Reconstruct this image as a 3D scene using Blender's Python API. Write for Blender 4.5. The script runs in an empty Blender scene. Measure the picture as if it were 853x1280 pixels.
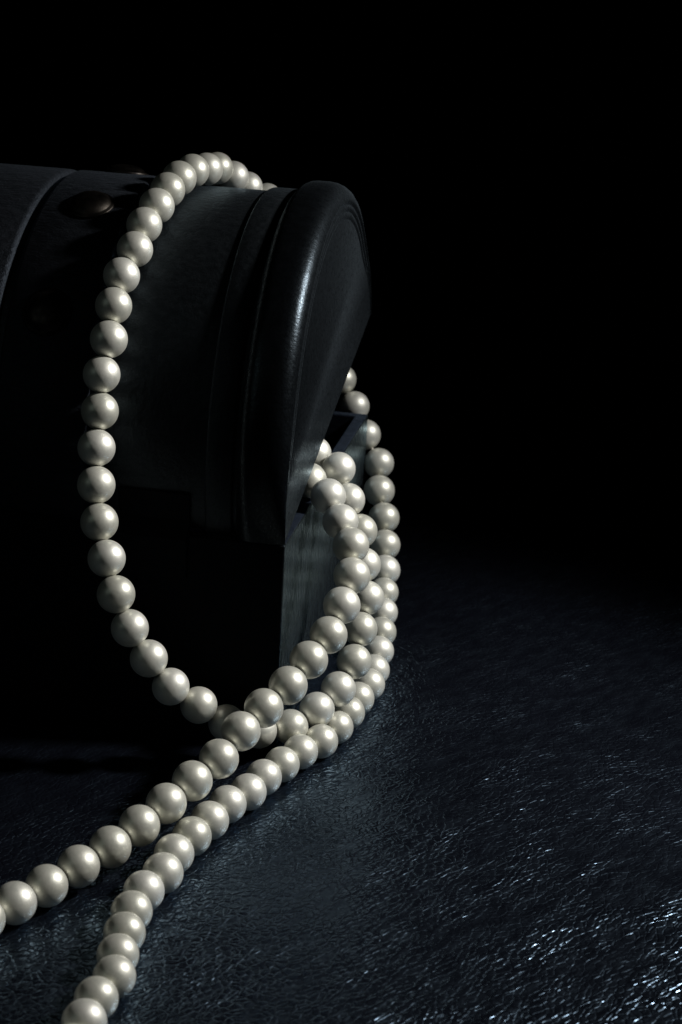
import bpy, bmesh, math, random
from mathutils import Vector, Matrix
random.seed(7)
sc = bpy.context.scene
S = 0.01                     # lengths below are in pearl diameters of about 1 cm

# ------------------------------------------------------------------ camera
PITCH, ROLL, CAMH, FPX = math.radians(18.517), math.radians(3.145), 24.264, 2391.85
cp, sp = math.cos(PITCH), math.sin(PITCH)
fw = Vector((0, cp, -sp)); up0 = Vector((0, sp, cp)); rt0 = Vector((1, 0, 0))
rt = math.cos(ROLL) * rt0 + math.sin(ROLL) * up0
up = math.cos(ROLL) * up0 - math.sin(ROLL) * rt0
cam = bpy.data.cameras.new('camera'); camo = bpy.data.objects.new('camera', cam)
sc.collection.objects.link(camo); sc.camera = camo
m = Matrix.Identity(4)
for i in range(3):
    m[i][0], m[i][1], m[i][2] = rt[i], up[i], -fw[i]
m.translation = Vector((0, 0, CAMH)) * S
camo.matrix_world = m
cam.sensor_fit = 'VERTICAL'; cam.sensor_height = 24.0; cam.sensor_width = 24.0
cam.lens = 24.0 * FPX / 1280.0
cam.clip_start = 0.01; cam.clip_end = 50
cam.dof.use_dof = True; cam.dof.focus_distance = 0.53; cam.dof.aperture_fstop = 20

# ------------------------------------------------------------------ black studio, one key lamp, one weak fill
w = bpy.data.worlds.new('World'); sc.world = w; w.use_nodes = True
bg = w.node_tree.nodes['Background']; bg.inputs[0].default_value = (0, 0, 0, 1); bg.inputs[1].default_value = 0
KEYDIR = Vector((.745, .085, .66)).normalized()
AIM = Vector((0.0, 49.5, 5.5)) * S

def lamp(name, kind, loc, target, energy, colour, **kw):
    l = bpy.data.lights.new(name, kind); o = bpy.data.objects.new(name, l)
    sc.collection.objects.link(o); o.location = loc
    o.rotation_euler = (Vector(target) - Vector(loc)).to_track_quat('-Z', 'Y').to_euler()
    l.energy = energy; l.color = colour
    for k, v in kw.items(): setattr(l, k, v)
    return o
lamp('key_lamp', 'SPOT', AIM + KEYDIR * 0.50, AIM, 16.5, (1.0, .98, .945), shadow_soft_size=0.026,
     spot_size=math.radians(50), spot_blend=0.9)
fl = Vector((-.75, -.62, .55)).normalized()
lamp('fill_lamp', 'AREA', AIM + fl * 1.1, AIM, 0.19, (.84, 1.0, .93), shape='DISK', size=0.5)

vs = sc.view_settings
vs.view_transform = 'Standard'; vs.look = 'None'; vs.exposure = 0; vs.gamma = 1; vs.use_curve_mapping = False
sc.cycles.max_bounces = 8; sc.cycles.diffuse_bounces = 4; sc.cycles.glossy_bounces = 5

# ------------------------------------------------------------------ materials
def mat(name):
    M = bpy.data.materials.new(name); M.use_nodes = True
    return M, M.node_tree, M.node_tree.nodes['Principled BSDF']

def node(nt, kind, **kw):
    n = nt.nodes.new(kind)
    for k, v in kw.items():
        if k in n.inputs: n.inputs[k].default_value = v
        else: setattr(n, k, v)
    return n

def mapping(nt, scale=(1, 1, 1), rot=0.0, coord='Object'):
    """turn first, then stretch"""
    tc = nt.nodes.new('ShaderNodeTexCoord'); mp = nt.nodes.new('ShaderNodeMapping'); m2 = nt.nodes.new('ShaderNodeMapping')
    mp.inputs['Rotation'].default_value = (0, 0, rot); m2.inputs['Scale'].default_value = scale
    nt.links.new(tc.outputs[coord], mp.inputs[0]); nt.links.new(mp.outputs[0], m2.inputs[0]); return m2.outputs[0]

def ramp(nt, src, stops):
    r = nt.nodes.new('ShaderNodeValToRGB'); nt.links.new(src, r.inputs[0])
    e = r.color_ramp.elements
    while len(e) < len(stops): e.new(.5)
    for el, (p, c) in zip(e, stops):
        el.position = p; el.color = c if len(c) == 4 else (*c, 1)
    return r.outputs[0]

def math_n(nt, op, a, b):
    n = nt.nodes.new('ShaderNodeMath'); n.operation = op
    for i, x in enumerate((a, b)):
        if isinstance(x, (int, float)): n.inputs[i].default_value = x
        else: nt.links.new(x, n.inputs[i])
    return n.outputs[0]

def bump(nt, bsdf, h, strength, dist, prev=None):
    b = node(nt, 'ShaderNodeBump', Strength=strength, Distance=dist)
    nt.links.new(h, b.inputs['Height'])
    if prev is not None: nt.links.new(prev, b.inputs['Normal'])
    nt.links.new(b.outputs[0], bsdf.inputs['Normal']); return b.outputs[0]

def pearl_material():
    M, nt, b = mat('pearl_nacre')
    oi = nt.nodes.new('ShaderNodeObjectInfo')
    tint = ramp(nt, oi.outputs['Random'], [(0, (.56, .557, .495)), (.5, (.62, .615, .555)), (1, (.655, .65, .605))])
    n = node(nt, 'ShaderNodeTexNoise', Scale=2.2, Detail=3.0)
    nt.links.new(mapping(nt), n.inputs['Vector'])
    mix = node(nt, 'ShaderNodeMix', data_type='RGBA', blend_type='MULTIPLY')
    mix.inputs[0].default_value = 1
    nt.links.new(tint, mix.inputs[6])
    nt.links.new(ramp(nt, n.outputs[0], [(.28, (.86, .875, .86)), (.45, (.96, .965, .95)), (.7, (1, .99, .985))]), mix.inputs[7])
    nt.links.new(mix.outputs[2], b.inputs['Base Color'])
    b.inputs['Metallic'].default_value = .55
    nt.links.new(ramp(nt, math_n(nt, 'ADD', math_n(nt, 'MULTIPLY', oi.outputs['Random'], .5), math_n(nt, 'MULTIPLY', n.outputs[0], .5)), [(.2, (.42,) * 3), (.8, (.50,) * 3)]), b.inputs['Roughness'])
    b.inputs['Coat Weight'].default_value = .16
    b.inputs['Coat Roughness'].default_value = .20
    n2 = node(nt, 'ShaderNodeTexNoise', Scale=5.0, Detail=5.0)
    nt.links.new(mapping(nt), n2.inputs['Vector'])
    bump(nt, b, n2.outputs[0], .10, .0004)
    return M

def dark_shader(nt, col, gloss, rough):
    """dyed, waxed hide or lacquer: a dark body plus a dim bluish sheen; col / gloss / rough are sockets or values"""
    out = nt.nodes['Material Output']; nt.nodes.remove(nt.nodes['Principled BSDF'])
    d = nt.nodes.new('ShaderNodeBsdfDiffuse'); g = nt.nodes.new('ShaderNodeBsdfGlossy'); g.distribution = 'GGX'
    ad = nt.nodes.new('ShaderNodeAddShader')
    fr = node(nt, 'ShaderNodeFresnel', IOR=1.5); mx = node(nt, 'ShaderNodeMix', data_type='RGBA', blend_type='MULTIPLY')
    mx.inputs[0].default_value = 1; nt.links.new(fr.outputs[0], mx.inputs[6]); nt.links.new(mx.outputs[2], g.inputs['Color'])
    for sock, val in ((d.inputs['Color'], col), (mx.inputs[7], gloss), (g.inputs['Roughness'], rough)):
        if isinstance(val, tuple): sock.default_value = (*val, 1)
        elif isinstance(val, float): sock.default_value = val
        else: nt.links.new(val, sock)
    nt.links.new(d.outputs[0], ad.inputs[0]); nt.links.new(g.outputs[0], ad.inputs[1]); nt.links.new(ad.outputs[0], out.inputs[0])
    return d, g, fr

def normals(nt, shaders, layers):
    prev = None
    for h, strength, dist in layers:
        b_ = node(nt, 'ShaderNodeBump', Strength=strength, Distance=dist); nt.links.new(h, b_.inputs['Height'])
        if prev is not None: nt.links.new(prev, b_.inputs['Normal'])
        prev = b_.outputs[0]
    for s_ in shaders: nt.links.new(prev, s_.inputs['Normal'])

def leather(name, col, gloss, rough, grain, strength, stretch=(1, 1, 1), scratch=0.0):
    M, nt, b = mat(name)
    v = mapping(nt, tuple(s_ * 100 for s_ in stretch))
    n = node(nt, 'ShaderNodeTexNoise', Scale=grain * .22, Detail=6.0); nt.links.new(v, n.inputs['Vector'])
    fine = node(nt, 'ShaderNodeTexNoise', Scale=grain, Detail=8.0, Roughness=.65); nt.links.new(v, fine.inputs['Vector'])
    c = ramp(nt, n.outputs[0], [(.3, tuple(x * .65 for x in col)), (.72, tuple(x * 1.5 for x in col))])
    g = ramp(nt, fine.outputs[0], [(.3, tuple(x * .6 for x in gloss)), (.7, tuple(x * 1.35 for x in gloss))])
    r = ramp(nt, fine.outputs[0], [(.3, (rough + .10,) * 3), (.7, (rough - .08,) * 3)])
    sh = dark_shader(nt, c, g, r)
    layers = [(fine.outputs[0], strength, .0006), (n.outputs[0], strength * .7, .0012)]
    if scratch:
        sn = node(nt, 'ShaderNodeTexNoise', Scale=1.0, Detail=4.0)
        nt.links.new(mapping(nt, (20, 900, 900)), sn.inputs['Vector']); layers.append((sn.outputs[0], scratch, .0006))
    normals(nt, sh, layers)
    return M

def tabletop_leather():
    M, nt, b = mat('blue_black_leather')
    ROT = math.radians(-50)
    # pebble grain, drawn out along the creases
    dist = node(nt, 'ShaderNodeTexNoise', Scale=55.0, Detail=3.0); nt.links.new(mapping(nt), dist.inputs['Vector'])
    mp = mapping(nt, (430, 560, 430), ROT)
    add = nt.nodes.new('ShaderNodeVectorMath'); add.operation = 'MULTIPLY_ADD'
    nt.links.new(dist.outputs['Color'], add.inputs[0]); add.inputs[1].default_value = (4.2, 4.2, 4.2); nt.links.new(mp, add.inputs[2])
    vo = node(nt, 'ShaderNodeTexVoronoi', feature='DISTANCE_TO_EDGE', Scale=1.0); nt.links.new(add.outputs[0], vo.inputs['Vector'])
    peb = ramp(nt, vo.outputs['Distance'], [(0, (0, 0, 0)), (.14, (.75,) * 3), (.45, (1, 1, 1))])
    # long fine creases running to the upper right
    cr = node(nt, 'ShaderNodeTexNoise', Scale=1.0, Detail=3.0, Roughness=.55)
    nt.links.new(mapping(nt, (110, 260, 60), ROT), cr.inputs['Vector'])
    fi = node(nt, 'ShaderNodeTexNoise', Scale=1100.0, Detail=3.0); nt.links.new(mapping(nt), fi.inputs['Vector'])
    big = node(nt, 'ShaderNodeTexNoise', Scale=9.0, Detail=3.0); nt.links.new(mapping(nt), big.inputs['Vector'])
    st = node(nt, 'ShaderNodeTexNoise', Scale=1.0, Detail=4.0, Roughness=.55)
    nt.links.new(mapping(nt, (26, 62, 40), ROT), st.inputs['Vector'])
    streak = ramp(nt, math_n(nt, 'ADD', math_n(nt, 'MULTIPLY', st.outputs[0], .72), math_n(nt, 'MULTIPLY', big.outputs[0], .28)), [(.40, (.40,) * 3), (.60, (1,) * 3)])
    c = ramp(nt, big.outputs[0], [(.3, (.0012, .0013, .0024)), (.7, (.0024, .0027, .0046))])
    g = ramp(nt, fi.outputs[0], [(.3, (.060, .088, .120)), (.7, (.098, .138, .184))])
    r = ramp(nt, cr.outputs[0], [(.35, (.29,) * 3), (.65, (.22,) * 3)])
    sh = dark_shader(nt, c, g, r)
    normals(nt, sh, [(cr.outputs[0], .26, .0018), (math_n(nt, 'MULTIPLY', peb, streak), .56, .00034), (fi.outputs[0], .06, .0002)])
    return M

PEARL = pearl_material()
HIDE = tabletop_leather()
LID = leather('matt_black_leather', (.0040, .0047, .0054), (.34, .43, .51), .32, 26, .30)
STRAP = leather('worn_strap_leather', (.0042, .0046, .0056), (.30, .36, .45), .44, 16, .5, (.7, 1.25, 1.25), scratch=.18)
CAP = leather('polished_black_wood', (.0012, .0014, .0017), (.34, .42, .49), .29, 18, .11, (1, 1, .5), scratch=.10)
LINING = leather('dark_lining', (.004, .005, .008), (.16, .22, .32), .5, 12, .4)
MATTE = leather('dull_black_hide', (.0012, .0013, .0016), (.12, .14, .17), .60, 14, .4)
BASE = leather('lacquered_black_wood', (.0018, .0022, .0026), (.52, .68, .77), .25, 7, .12, (1, 1, .25))
BR, nt, b = mat('dark_antique_brass')
b.inputs['Metallic'].default_value = 1; b.inputs['Roughness'].default_value = .42
n = node(nt, 'ShaderNodeTexNoise', Scale=260.0, Detail=5.0); nt.links.new(mapping(nt), n.inputs['Vector'])
nt.links.new(ramp(nt, n.outputs[0], [(.35, (.010, .009, .009)), (.7, (.048, .042, .036))]), b.inputs['Base Color'])
bump(nt, b, n.outputs[0], .25, .0006)
TH, nt, b = mat('silk_thread'); b.inputs['Base Color'].default_value = (.5, .48, .42, 1); b.inputs['Roughness'].default_value = .8

# ------------------------------------------------------------------ helpers
def link(name, me, material=None, parent=None, smooth=True):
    o = bpy.data.objects.new(name, me); sc.collection.objects.link(o)
    if material is not None and not me.materials: me.materials.append(material)
    if smooth:
        for p in me.polygons: p.use_smooth = True
    if parent is not None: o.parent = parent
    return o

def from_data(name, vs_, fs, material, parent=None, smooth=True, sharp=None):
    me = bpy.data.meshes.new(name); me.from_pydata([Vector(v) * S for v in vs_], [], fs); me.validate(); me.update()
    bm = bmesh.new(); bm.from_mesh(me); bmesh.ops.recalc_face_normals(bm, faces=bm.faces); bm.to_mesh(me); bm.free()
    o = link(name, me, material, parent, smooth)
    if sharp: me.set_sharp_from_angle(angle=math.radians(sharp))
    return o

def bevel(o, width, seg=3, ang=40):
    md = o.modifiers.new('soft_edges', 'BEVEL'); md.width = width * S; md.segments = seg
    md.limit_method = 'ANGLE'; md.angle_limit = math.radians(ang); md.harden_normals = False

# ------------------------------------------------------------------ the leather surface
def ground():
    N = 150; X0, X1, Y0, Y1 = -75, 75, 12, 150
    from mathutils import noise
    vs_ = []
    for j in range(N + 1):
        for i in range(N + 1):
            x = X0 + (X1 - X0) * i / N; y = Y0 + (Y1 - Y0) * j / N
            d = max(0.0, min(1.0, (x - 3.5 - .02 * (y - 50)) / 10))          # flat under the chest and the pearls
            z = d * (noise.noise(Vector((x * .05, y * .06, 3))) * .45 + noise.noise(Vector((x * .16, y * .17, 9))) * .10)
            vs_.append((x, y, z - .0))
    fs = [(j * (N + 1) + i, j * (N + 1) + i + 1, (j + 1) * (N + 1) + i + 1, (j + 1) * (N + 1) + i) for j in range(N) for i in range(N)]
    o = from_data('leather_surface', vs_, fs, HIDE)
    o['kind'] = 'structure'; o['label'] = 'blue-black grained leather sheet under the chest and pearls'
    return o
ground()

# ------------------------------------------------------------------ the chest
YAW, DEP, HB, TILT, RAD = 0.1591, 14.4, 6.2494, 0.2602, 7.238
P0 = Vector((-1.5202, 50.5134, 0)); LEN = 23.0; HA = DEP / 2
chest = bpy.data.objects.new('treasure_chest', None); sc.collection.objects.link(chest)
chest.empty_display_size = .05
chest.location = P0 * S; chest.rotation_euler = (0, 0, -YAW)
chest['label'] = 'black leather-covered treasure chest with barrel lid propped ajar by pearls'
chest['category'] = 'chest'

def make_base():
    t = .42
    def ring(e, z): return [(-LEN + e, e, z), (-e, e, z), (-e, DEP - e, z), (-LEN + e, DEP - e, z)]
    v = ring(0, .0) + ring(0, HB) + ring(t, HB) + ring(t, .4)
    f = [(3, 2, 1, 0)]
    for k in range(3):
        for i in range(4):
            j = (i + 1) % 4; f.append((k * 4 + i, k * 4 + j, (k + 1) * 4 + j, (k + 1) * 4 + i))
    f.append((12, 13, 14, 15))
    o = from_data('base', v, f, MATTE, chest, sharp=35); o.data.materials.append(BASE); o.data.materials.append(LINING)
    for p in o.data.polygons:
        inner = p.center.x < -t * .8 * S and p.center.x > (-LEN + t * .8) * S and p.center.y > t * .8 * S and p.center.y < (DEP - t * .8) * S
        if abs(p.normal.x) > .9: p.material_index = 1
        elif (abs(p.normal.z) > .9 and p.center.y > t * S) or (inner and p.center.z > .1 * S): p.material_index = 2
    bevel(o, .05); return o
base = make_base()

def ell(t, off): return HA - (HA - off) * math.cos(t), (RAD - off) * math.sin(t)
NT = 96
def sweep(name, prof, material, parent, t0=0.0, t1=math.pi, closed=True, sharp=40, n=NT):
    """profile [(x, offset)...] swept round the half ellipse; closed profile = a solid band"""
    vs_, fs = [], []; k = len(prof)
    for a in range(n + 1):
        t = t0 + (t1 - t0) * a / n
        for x, off in prof:
            y, z = ell(t, off); vs_.append((x, y, z))
    for a in range(n):
        for i in range(k if closed else k - 1):
            j = (i + 1) % k
            fs.append((a * k + i, a * k + j, (a + 1) * k + j, (a + 1) * k + i))
    if closed:
        fs.append(tuple(range(k))); fs.append(tuple(n * k + i for i in reversed(range(k))))
    return from_data(name, vs_, fs, material, parent, sharp=sharp)

BODY = .42
lid = sweep('lid', [(-LEN + 1.3, BODY), (-1.3, BODY), (-1.3, BODY + .35), (-LEN + 1.3, BODY + .35)], LID, chest)
lid.location = (0, 0, HB * S); lid.rotation_euler = (TILT, 0, 0)

CAPPROF = [(-1.50, .66), (-1.50, .48), (-1.47, .34), (-1.40, .20), (-1.29, .09), (-1.14, .02), (-1.0, 0), (-.66, 0), (-.46, .025), (-.29, .09), (-.15, .19),
           (-.05, .33), (0, .49), (0, .56), (-.05, .61), (-.055, .66), (-.02, .70), (-.02, .80), (-.06, .84), (-.06, .88), (-.03, .92), (-.03, 1.04), (-.055, 1.07), (-.055, 1.11), (-.035, 1.15)]
def make_cap(mirror):
    k = len(CAPPROF); vs_, fs = [], []
    for a in range(NT + 1):
        t = math.pi * a / NT
        e = min(1.0, min(t, math.pi - t) / .55); e = .12 + .88 * e * e * (3 - 2 * e)     # the rolled edge dies out towards the rim of the lid
        for x, off in CAPPROF:
            if -.7 < x: off *= e
            y, z = ell(t, off); vs_.append(((-LEN - x) if mirror else x, y, z))
    for a in range(NT):
        for i in range(k - 1):
            fs.append((a * k + i, a * k + i + 1, (a + 1) * k + i + 1, (a + 1) * k + i))
    fs.append(tuple(a * k + k - 1 for a in range(NT + 1)))                    # outer face
    fs.append(tuple(a * k for a in reversed(range(NT + 1))))                  # inner face
    fs.append(tuple(range(k)) + tuple(NT * k + i for i in reversed(range(k))))  # underside
    o = from_data('end_cap', vs_, fs, CAP, lid, sharp=50); bevel(o, .05, 2, 60); return o
for mir in (False, True): make_cap(mir)

def band(x0, x1, off, r=.07, name='band', material=LID):
    return sweep(name, [(x0, off + .2), (x0, off + r), (x0 + r * .4, off + r * .3), (x0 + r, off), (x1 - r, off), (x1 - r * .4, off + r * .3), (x1, off + r), (x1, off + .2)], material, lid)
for c in (-1.98, -LEN + 1.98): band(c - .40, c + .40, .30)
SX0, SX1, SOFF = -8.55, -5.85, .25
straps = [(SX0, SX1), (-LEN - SX1, -LEN - SX0)]
for x0, x1 in straps: band(x0, x1, SOFF, .14, 'strap', STRAP)
band(-LEN - SX0 + .16, SX0 - .16, .25, .20, 'cover_panel', STRAP)

def stud_mesh():
    prof = [(r * 1.1, z * .78) for r, z in [(.66, -.03), (.66, .03), (.63, .07), (.58, .085), (.56, .11), (.50, .20), (.41, .275), (.30, .325), (.16, .355), (0, .365)]]
    n = 32; vs_, fs = [], []
    for r, z in prof[:-1]:
        for i in range(n): vs_.append((r * math.cos(i / n * 2 * math.pi), r * math.sin(i / n * 2 * math.pi), z))
    for k in range(len(prof) - 2):
        for i in range(n):
            j = (i + 1) % n; fs.append((k * n + i, k * n + j, (k + 1) * n + j, (k + 1) * n + i))
    vs_.append((0, 0, prof[-1][1])); c = len(vs_) - 1; k = len(prof) - 2
    for i in range(n): fs.append((k * n + i, k * n + (i + 1) % n, c))
    me = bpy.data.meshes.new('stud'); me.from_pydata([Vector(v) * S for v in vs_], [], fs); me.materials.append(BR)
    for p in me.polygons: p.use_smooth = True
    return me
STUD = stud_mesh()
for x0, x1 in straps:
    for deg in (49, 83, 117, 151):
        t = math.radians(deg); y, z = ell(t, SOFF)
        nrm = Vector((0, -math.cos(t) / (HA - SOFF), math.sin(t) / (RAD - SOFF))).normalized()
        o = link('stud', STUD, None, lid)
        cx = (x0 + x1) / 2 + (.1 if deg == 83 else (-.15 if deg == 49 else 0))
        o.location = Vector((cx, y, z)) * S; o.rotation_euler = nrm.to_track_quat('Z', 'Y').to_euler()

def hinge(x0, x1):
    # leather tab bridging lid and base on the near side
    pts = [(-.015, 4.95), (-.015, 6.1)]
    for t in (2, 5, 9):
        y, z = ell(math.radians(t), BODY - .01)
        pts.append((y * math.cos(TILT) - z * math.sin(TILT), HB + y * math.sin(TILT) + z * math.cos(TILT)))
    th = .10; vs_, fs = [], []; k = len(pts)
    for x in (x0, x1):
        for y, z in pts: vs_.append((x, y, z))
        for y, z in pts: vs_.append((x, y - th, z + .02))
    for i in range(k - 1):
        fs += [(i, i + 1, 2 * k + i + 1, 2 * k + i), (k + i, 3 * k + i, 3 * k + i + 1, k + i + 1),
               (i, k + i, k + i + 1, i + 1), (2 * k + i, 2 * k + i + 1, 3 * k + i + 1, 3 * k + i)]
    fs += [(0, 2 * k, 3 * k, k), (k - 1, 2 * k - 1, 4 * k - 1, 3 * k - 1)]
    o = from_data('hinge_tab', vs_, fs, MATTE, chest, sharp=35); bevel(o, .03, 2); return o
for c in (-3.85, -LEN + 3.85): hinge(c - 1.05, c + 1.05)

# ------------------------------------------------------------------ the necklace: one endless rope of pearls
L = [ (-3.571,61.419,14.489,0.494),(-3.979,60.649,14.910,0.496),(-4.433,59.867,15.267,0.500),(-4.687,58.928,15.365,0.502),(-5.042,58.014,15.430,0.504),(-5.355,57.083,15.329,0.506),(-5.598,56.151,15.115,0.506),(-5.815,55.256,14.781,0.504),(-6.072,54.421,14.356,0.503),(-6.240,53.654,13.791,0.502),(-6.523,52.986,13.156,0.503),(-6.655,52.365,12.422,0.508),(-6.708,51.850,11.582,0.514),(-6.845,51.464,10.666,0.520),(-6.843,51.169,9.693,0.526),(-6.868,50.763,8.746,0.529),(-6.805,50.338,7.803,0.530),(-6.650,49.922,6.865,0.530),(-6.380,49.479,5.971,0.528),(-6.053,49.056,5.093,0.527),(-5.643,48.944,4.159,0.526),(-5.101,48.940,3.287,0.527),(-4.472,48.939,2.475,0.526),(-3.692,49.174,1.852,0.525),(-2.911,49.420,1.241,0.523),(-1.995,49.724,0.917,0.520),(-1.108,50.203,0.857,0.516),(-0.385,50.828,1.163,0.517),(0.209,51.570,1.521,0.522),(0.630,52.293,2.113,0.525),(0.761,52.961,2.885,0.525),(0.921,53.649,3.630,0.525),(0.771,54.216,4.475,0.524),(0.609,54.705,5.366,0.523),(0.191,55.148,6.193,0.521),(-0.147,55.678,6.995,0.518),(-0.908,56.287,7.269,0.518) ]
A = [ (-7.855,39.384,0.523,0.524),(-7.258,40.216,0.516,0.524),(-6.636,41.034,0.555,0.526),(-5.975,41.813,0.700,0.528),(-5.296,42.579,0.856,0.529),(-4.667,43.374,1.072,0.530),(-4.078,44.196,1.311,0.532),(-3.490,45.015,1.580,0.534),(-2.864,45.802,1.873,0.535),(-2.356,46.598,2.333,0.536),(-1.798,47.420,2.671,0.536),(-1.186,48.192,3.036,0.536),(-0.666,48.986,3.489,0.536),(-0.160,49.788,3.936,0.535),(0.166,50.582,4.537,0.534),(0.409,51.393,5.151,0.533),(0.338,52.235,5.764,0.532),(0.000,53.129,6.174,0.531),(-0.408,53.948,6.668,0.530),(-0.999,54.776,6.868,0.529) ]
B = [ (-5.059,34.493,0.523,0.502),(-4.911,35.450,0.527,0.498),(-4.787,36.395,0.497,0.493),(-4.505,37.297,0.503,0.491),(-4.545,38.238,0.484,0.492),(-4.516,39.189,0.483,0.496),(-4.464,40.156,0.494,0.503),(-4.281,41.121,0.504,0.508),(-3.916,42.045,0.506,0.511),(-3.739,43.031,0.508,0.514),(-3.377,43.973,0.526,0.516),(-2.998,44.906,0.514,0.515),(-2.597,45.827,0.539,0.513),(-2.097,46.683,0.500,0.508),(-1.731,47.603,0.503,0.507),(-1.265,48.475,0.500,0.505),(-0.776,49.331,0.509,0.502),(-0.212,50.130,0.491,0.496),(0.217,51.155,0.484,0.495),(0.543,52.203,0.494,0.498),(0.827,53.282,0.498,0.501),(1.149,54.362,0.497,0.501),(1.302,55.485,0.509,0.499),(1.436,56.581,0.703,0.497),(1.517,57.670,0.927,0.496),(1.557,58.755,1.181,0.497),(1.570,59.831,1.482,0.499),(1.586,60.887,1.880,0.504),(1.561,61.899,2.431,0.510),(1.492,62.882,3.067,0.516),(1.293,63.835,3.751,0.520),(1.235,64.777,4.462,0.517),(0.719,65.255,5.345,0.514),(0.269,65.602,6.272,0.513),(-0.250,65.955,7.127,0.510) ]

B = [(x, y, z, r * (1.05 if i >= 27 else 1.0)) for i, (x, y, z, r) in enumerate(B)]
L = [(x, y, z, r * (1.025 if 5 <= i <= 12 else 1.0)) for i, (x, y, z, r) in enumerate(L)]

def catmull(pts, per=40):
    out = []
    P = [pts[0] * 2 - pts[1]] + pts + [pts[-1] * 2 - pts[-2]]
    for i in range(1, len(P) - 2):
        a, b_, c, d = P[i - 1], P[i], P[i + 1], P[i + 2]
        for k in range(per):
            t = k / per
            out.append(.5 * ((2 * b_) + (c - a) * t + (2 * a - 5 * b_ + 4 * c - d) * t * t + (3 * b_ - a - 3 * c + d) * t ** 3))
    out.append(pts[-1]); return out

def fill(pts, r):
    """pearls evenly along a path, without its two end points (those are pearls already)"""
    c = catmull([Vector(p) for p in pts]); acc = [0]
    for p, q in zip(c, c[1:]): acc.append(acc[-1] + (q - p).length)
    n = max(1, round(acc[-1] / (2 * r))); out = []; j = 0
    for k in range(1, n):
        s = acc[-1] * k / n
        while acc[j + 1] < s: j += 1
        t = (s - acc[j]) / (acc[j + 1] - acc[j]); out.append((*(c[j].lerp(c[j + 1], t)), acc[-1] / n / 2 * 1.015))
    return out

Rz = Matrix.Rotation(-YAW, 3, 'Z')
def chest_pt(u_, v_, z_): return tuple(P0 + Rz @ Vector((u_, v_, 0)) + Vector((0, 0, z_)))
def lid_pt(u_, deg, lift):
    y, z = ell(math.radians(deg), BODY - lift)
    return chest_pt(u_, y * math.cos(TILT) - z * math.sin(TILT), HB + y * math.sin(TILT) + z * math.cos(TILT))
inside = fill([A[-1][:3], chest_pt(-1.2, 4.4, 6.66), chest_pt(-2.1, 4.55, 6.2), chest_pt(-2.85, 5.2, 5.85), chest_pt(-2.8, 6.2, 6.0), chest_pt(-2.15, 6.6, 6.5), chest_pt(-1.3, 6.3, 7.05), L[-1][:3]], .52)
back = fill([B[-1][:3], lid_pt(-1.9, 176, .58), lid_pt(-2.4, 160, .52), lid_pt(-2.9, 145, .50), L[0][:3]], .50)
near = fill([A[0][:3], (-8.7, 38.5, .52), (-9.3, 36.6, .52), (-8.6, 34.6, .52), (-6.9, 33.4, .51), (-5.0, 33.3, .51), B[0][:3]], .51)
rope = [tuple(p) for p in A] + inside + list(reversed(L)) + list(reversed(back)) + list(reversed(B)) + list(reversed(near))

neck = bpy.data.objects.new('pearl_necklace', None); sc.collection.objects.link(neck)
neck.location = Vector((B[12][0], B[12][1], 0)) * S; neck.empty_display_size = .03
neck['label'] = 'long cream pearl rope looped over the chest lid and trailing across the leather'
neck['category'] = 'necklace'

def pearl_mesh():
    nu, nv = 48, 30; vs_, fs = [], []
    for j in range(nv + 1):
        th = math.pi * j / nv; r, z = math.sin(th), math.cos(th)
        if j in (0, nv): r, z = .045, z * .93
        elif j in (1, nv - 1): r = .085; z = math.copysign(.992, z)
        for i in range(nu): vs_.append((r * math.cos(2 * math.pi * i / nu), r * math.sin(2 * math.pi * i / nu), z))
    for j in range(nv):
        for i in range(nu):
            k = (i + 1) % nu; fs.append((j * nu + i, (j + 1) * nu + i, (j + 1) * nu + k, j * nu + k))
    fs.append(tuple(range(nu))); fs.append(tuple(nv * nu + i for i in reversed(range(nu))))
    me = bpy.data.meshes.new('pearl'); me.from_pydata([Vector(v) for v in vs_], [], fs); me.materials.append(PEARL)
    for p in me.polygons: p.use_smooth = True
    return me
PM = pearl_mesh(); n = len(rope)
for i, (x, y, z, r) in enumerate(rope):
    p, q = Vector(rope[i - 1][:3]), Vector(rope[(i + 1) % n][:3])
    o = bpy.data.objects.new('pearl', PM); sc.collection.objects.link(o); o.parent = neck
    o.location = Vector((x, y, z)) * S - neck.location
    qt = (q - p).to_track_quat('Z', 'Y') @ Matrix.Rotation(random.uniform(0, 6.28), 3, 'Z').to_quaternion()
    o.rotation_euler = qt.to_euler(); o.scale = Vector((random.uniform(.988, 1.008), random.uniform(.988, 1.008), random.uniform(.985, 1.0))) * r * S

def thread():
    pts = [Vector(p[:3]) for p in rope]; vs_, fs = [], []; k = 6; rad = .055
    for i, c in enumerate(pts):
        d = (pts[(i + 1) % n] - pts[i - 1]).normalized(); a = d.orthogonal().normalized(); b_ = d.cross(a)
        if i:                                   # keep the rings from twisting
            a = (last - d * last.dot(d)).normalized(); b_ = d.cross(a)
        last = a
        for j in range(k):
            g = 2 * math.pi * j / k; vs_.append(c + (a * math.cos(g) + b_ * math.sin(g)) * rad - neck.location / S)
    for i in range(n - 1):
        for j in range(k):
            l = (j + 1) % k; fs.append((i * k + j, i * k + l, (i + 1) * k + l, (i + 1) * k + j))
    from_data('thread', vs_, fs, TH, neck)
thread()
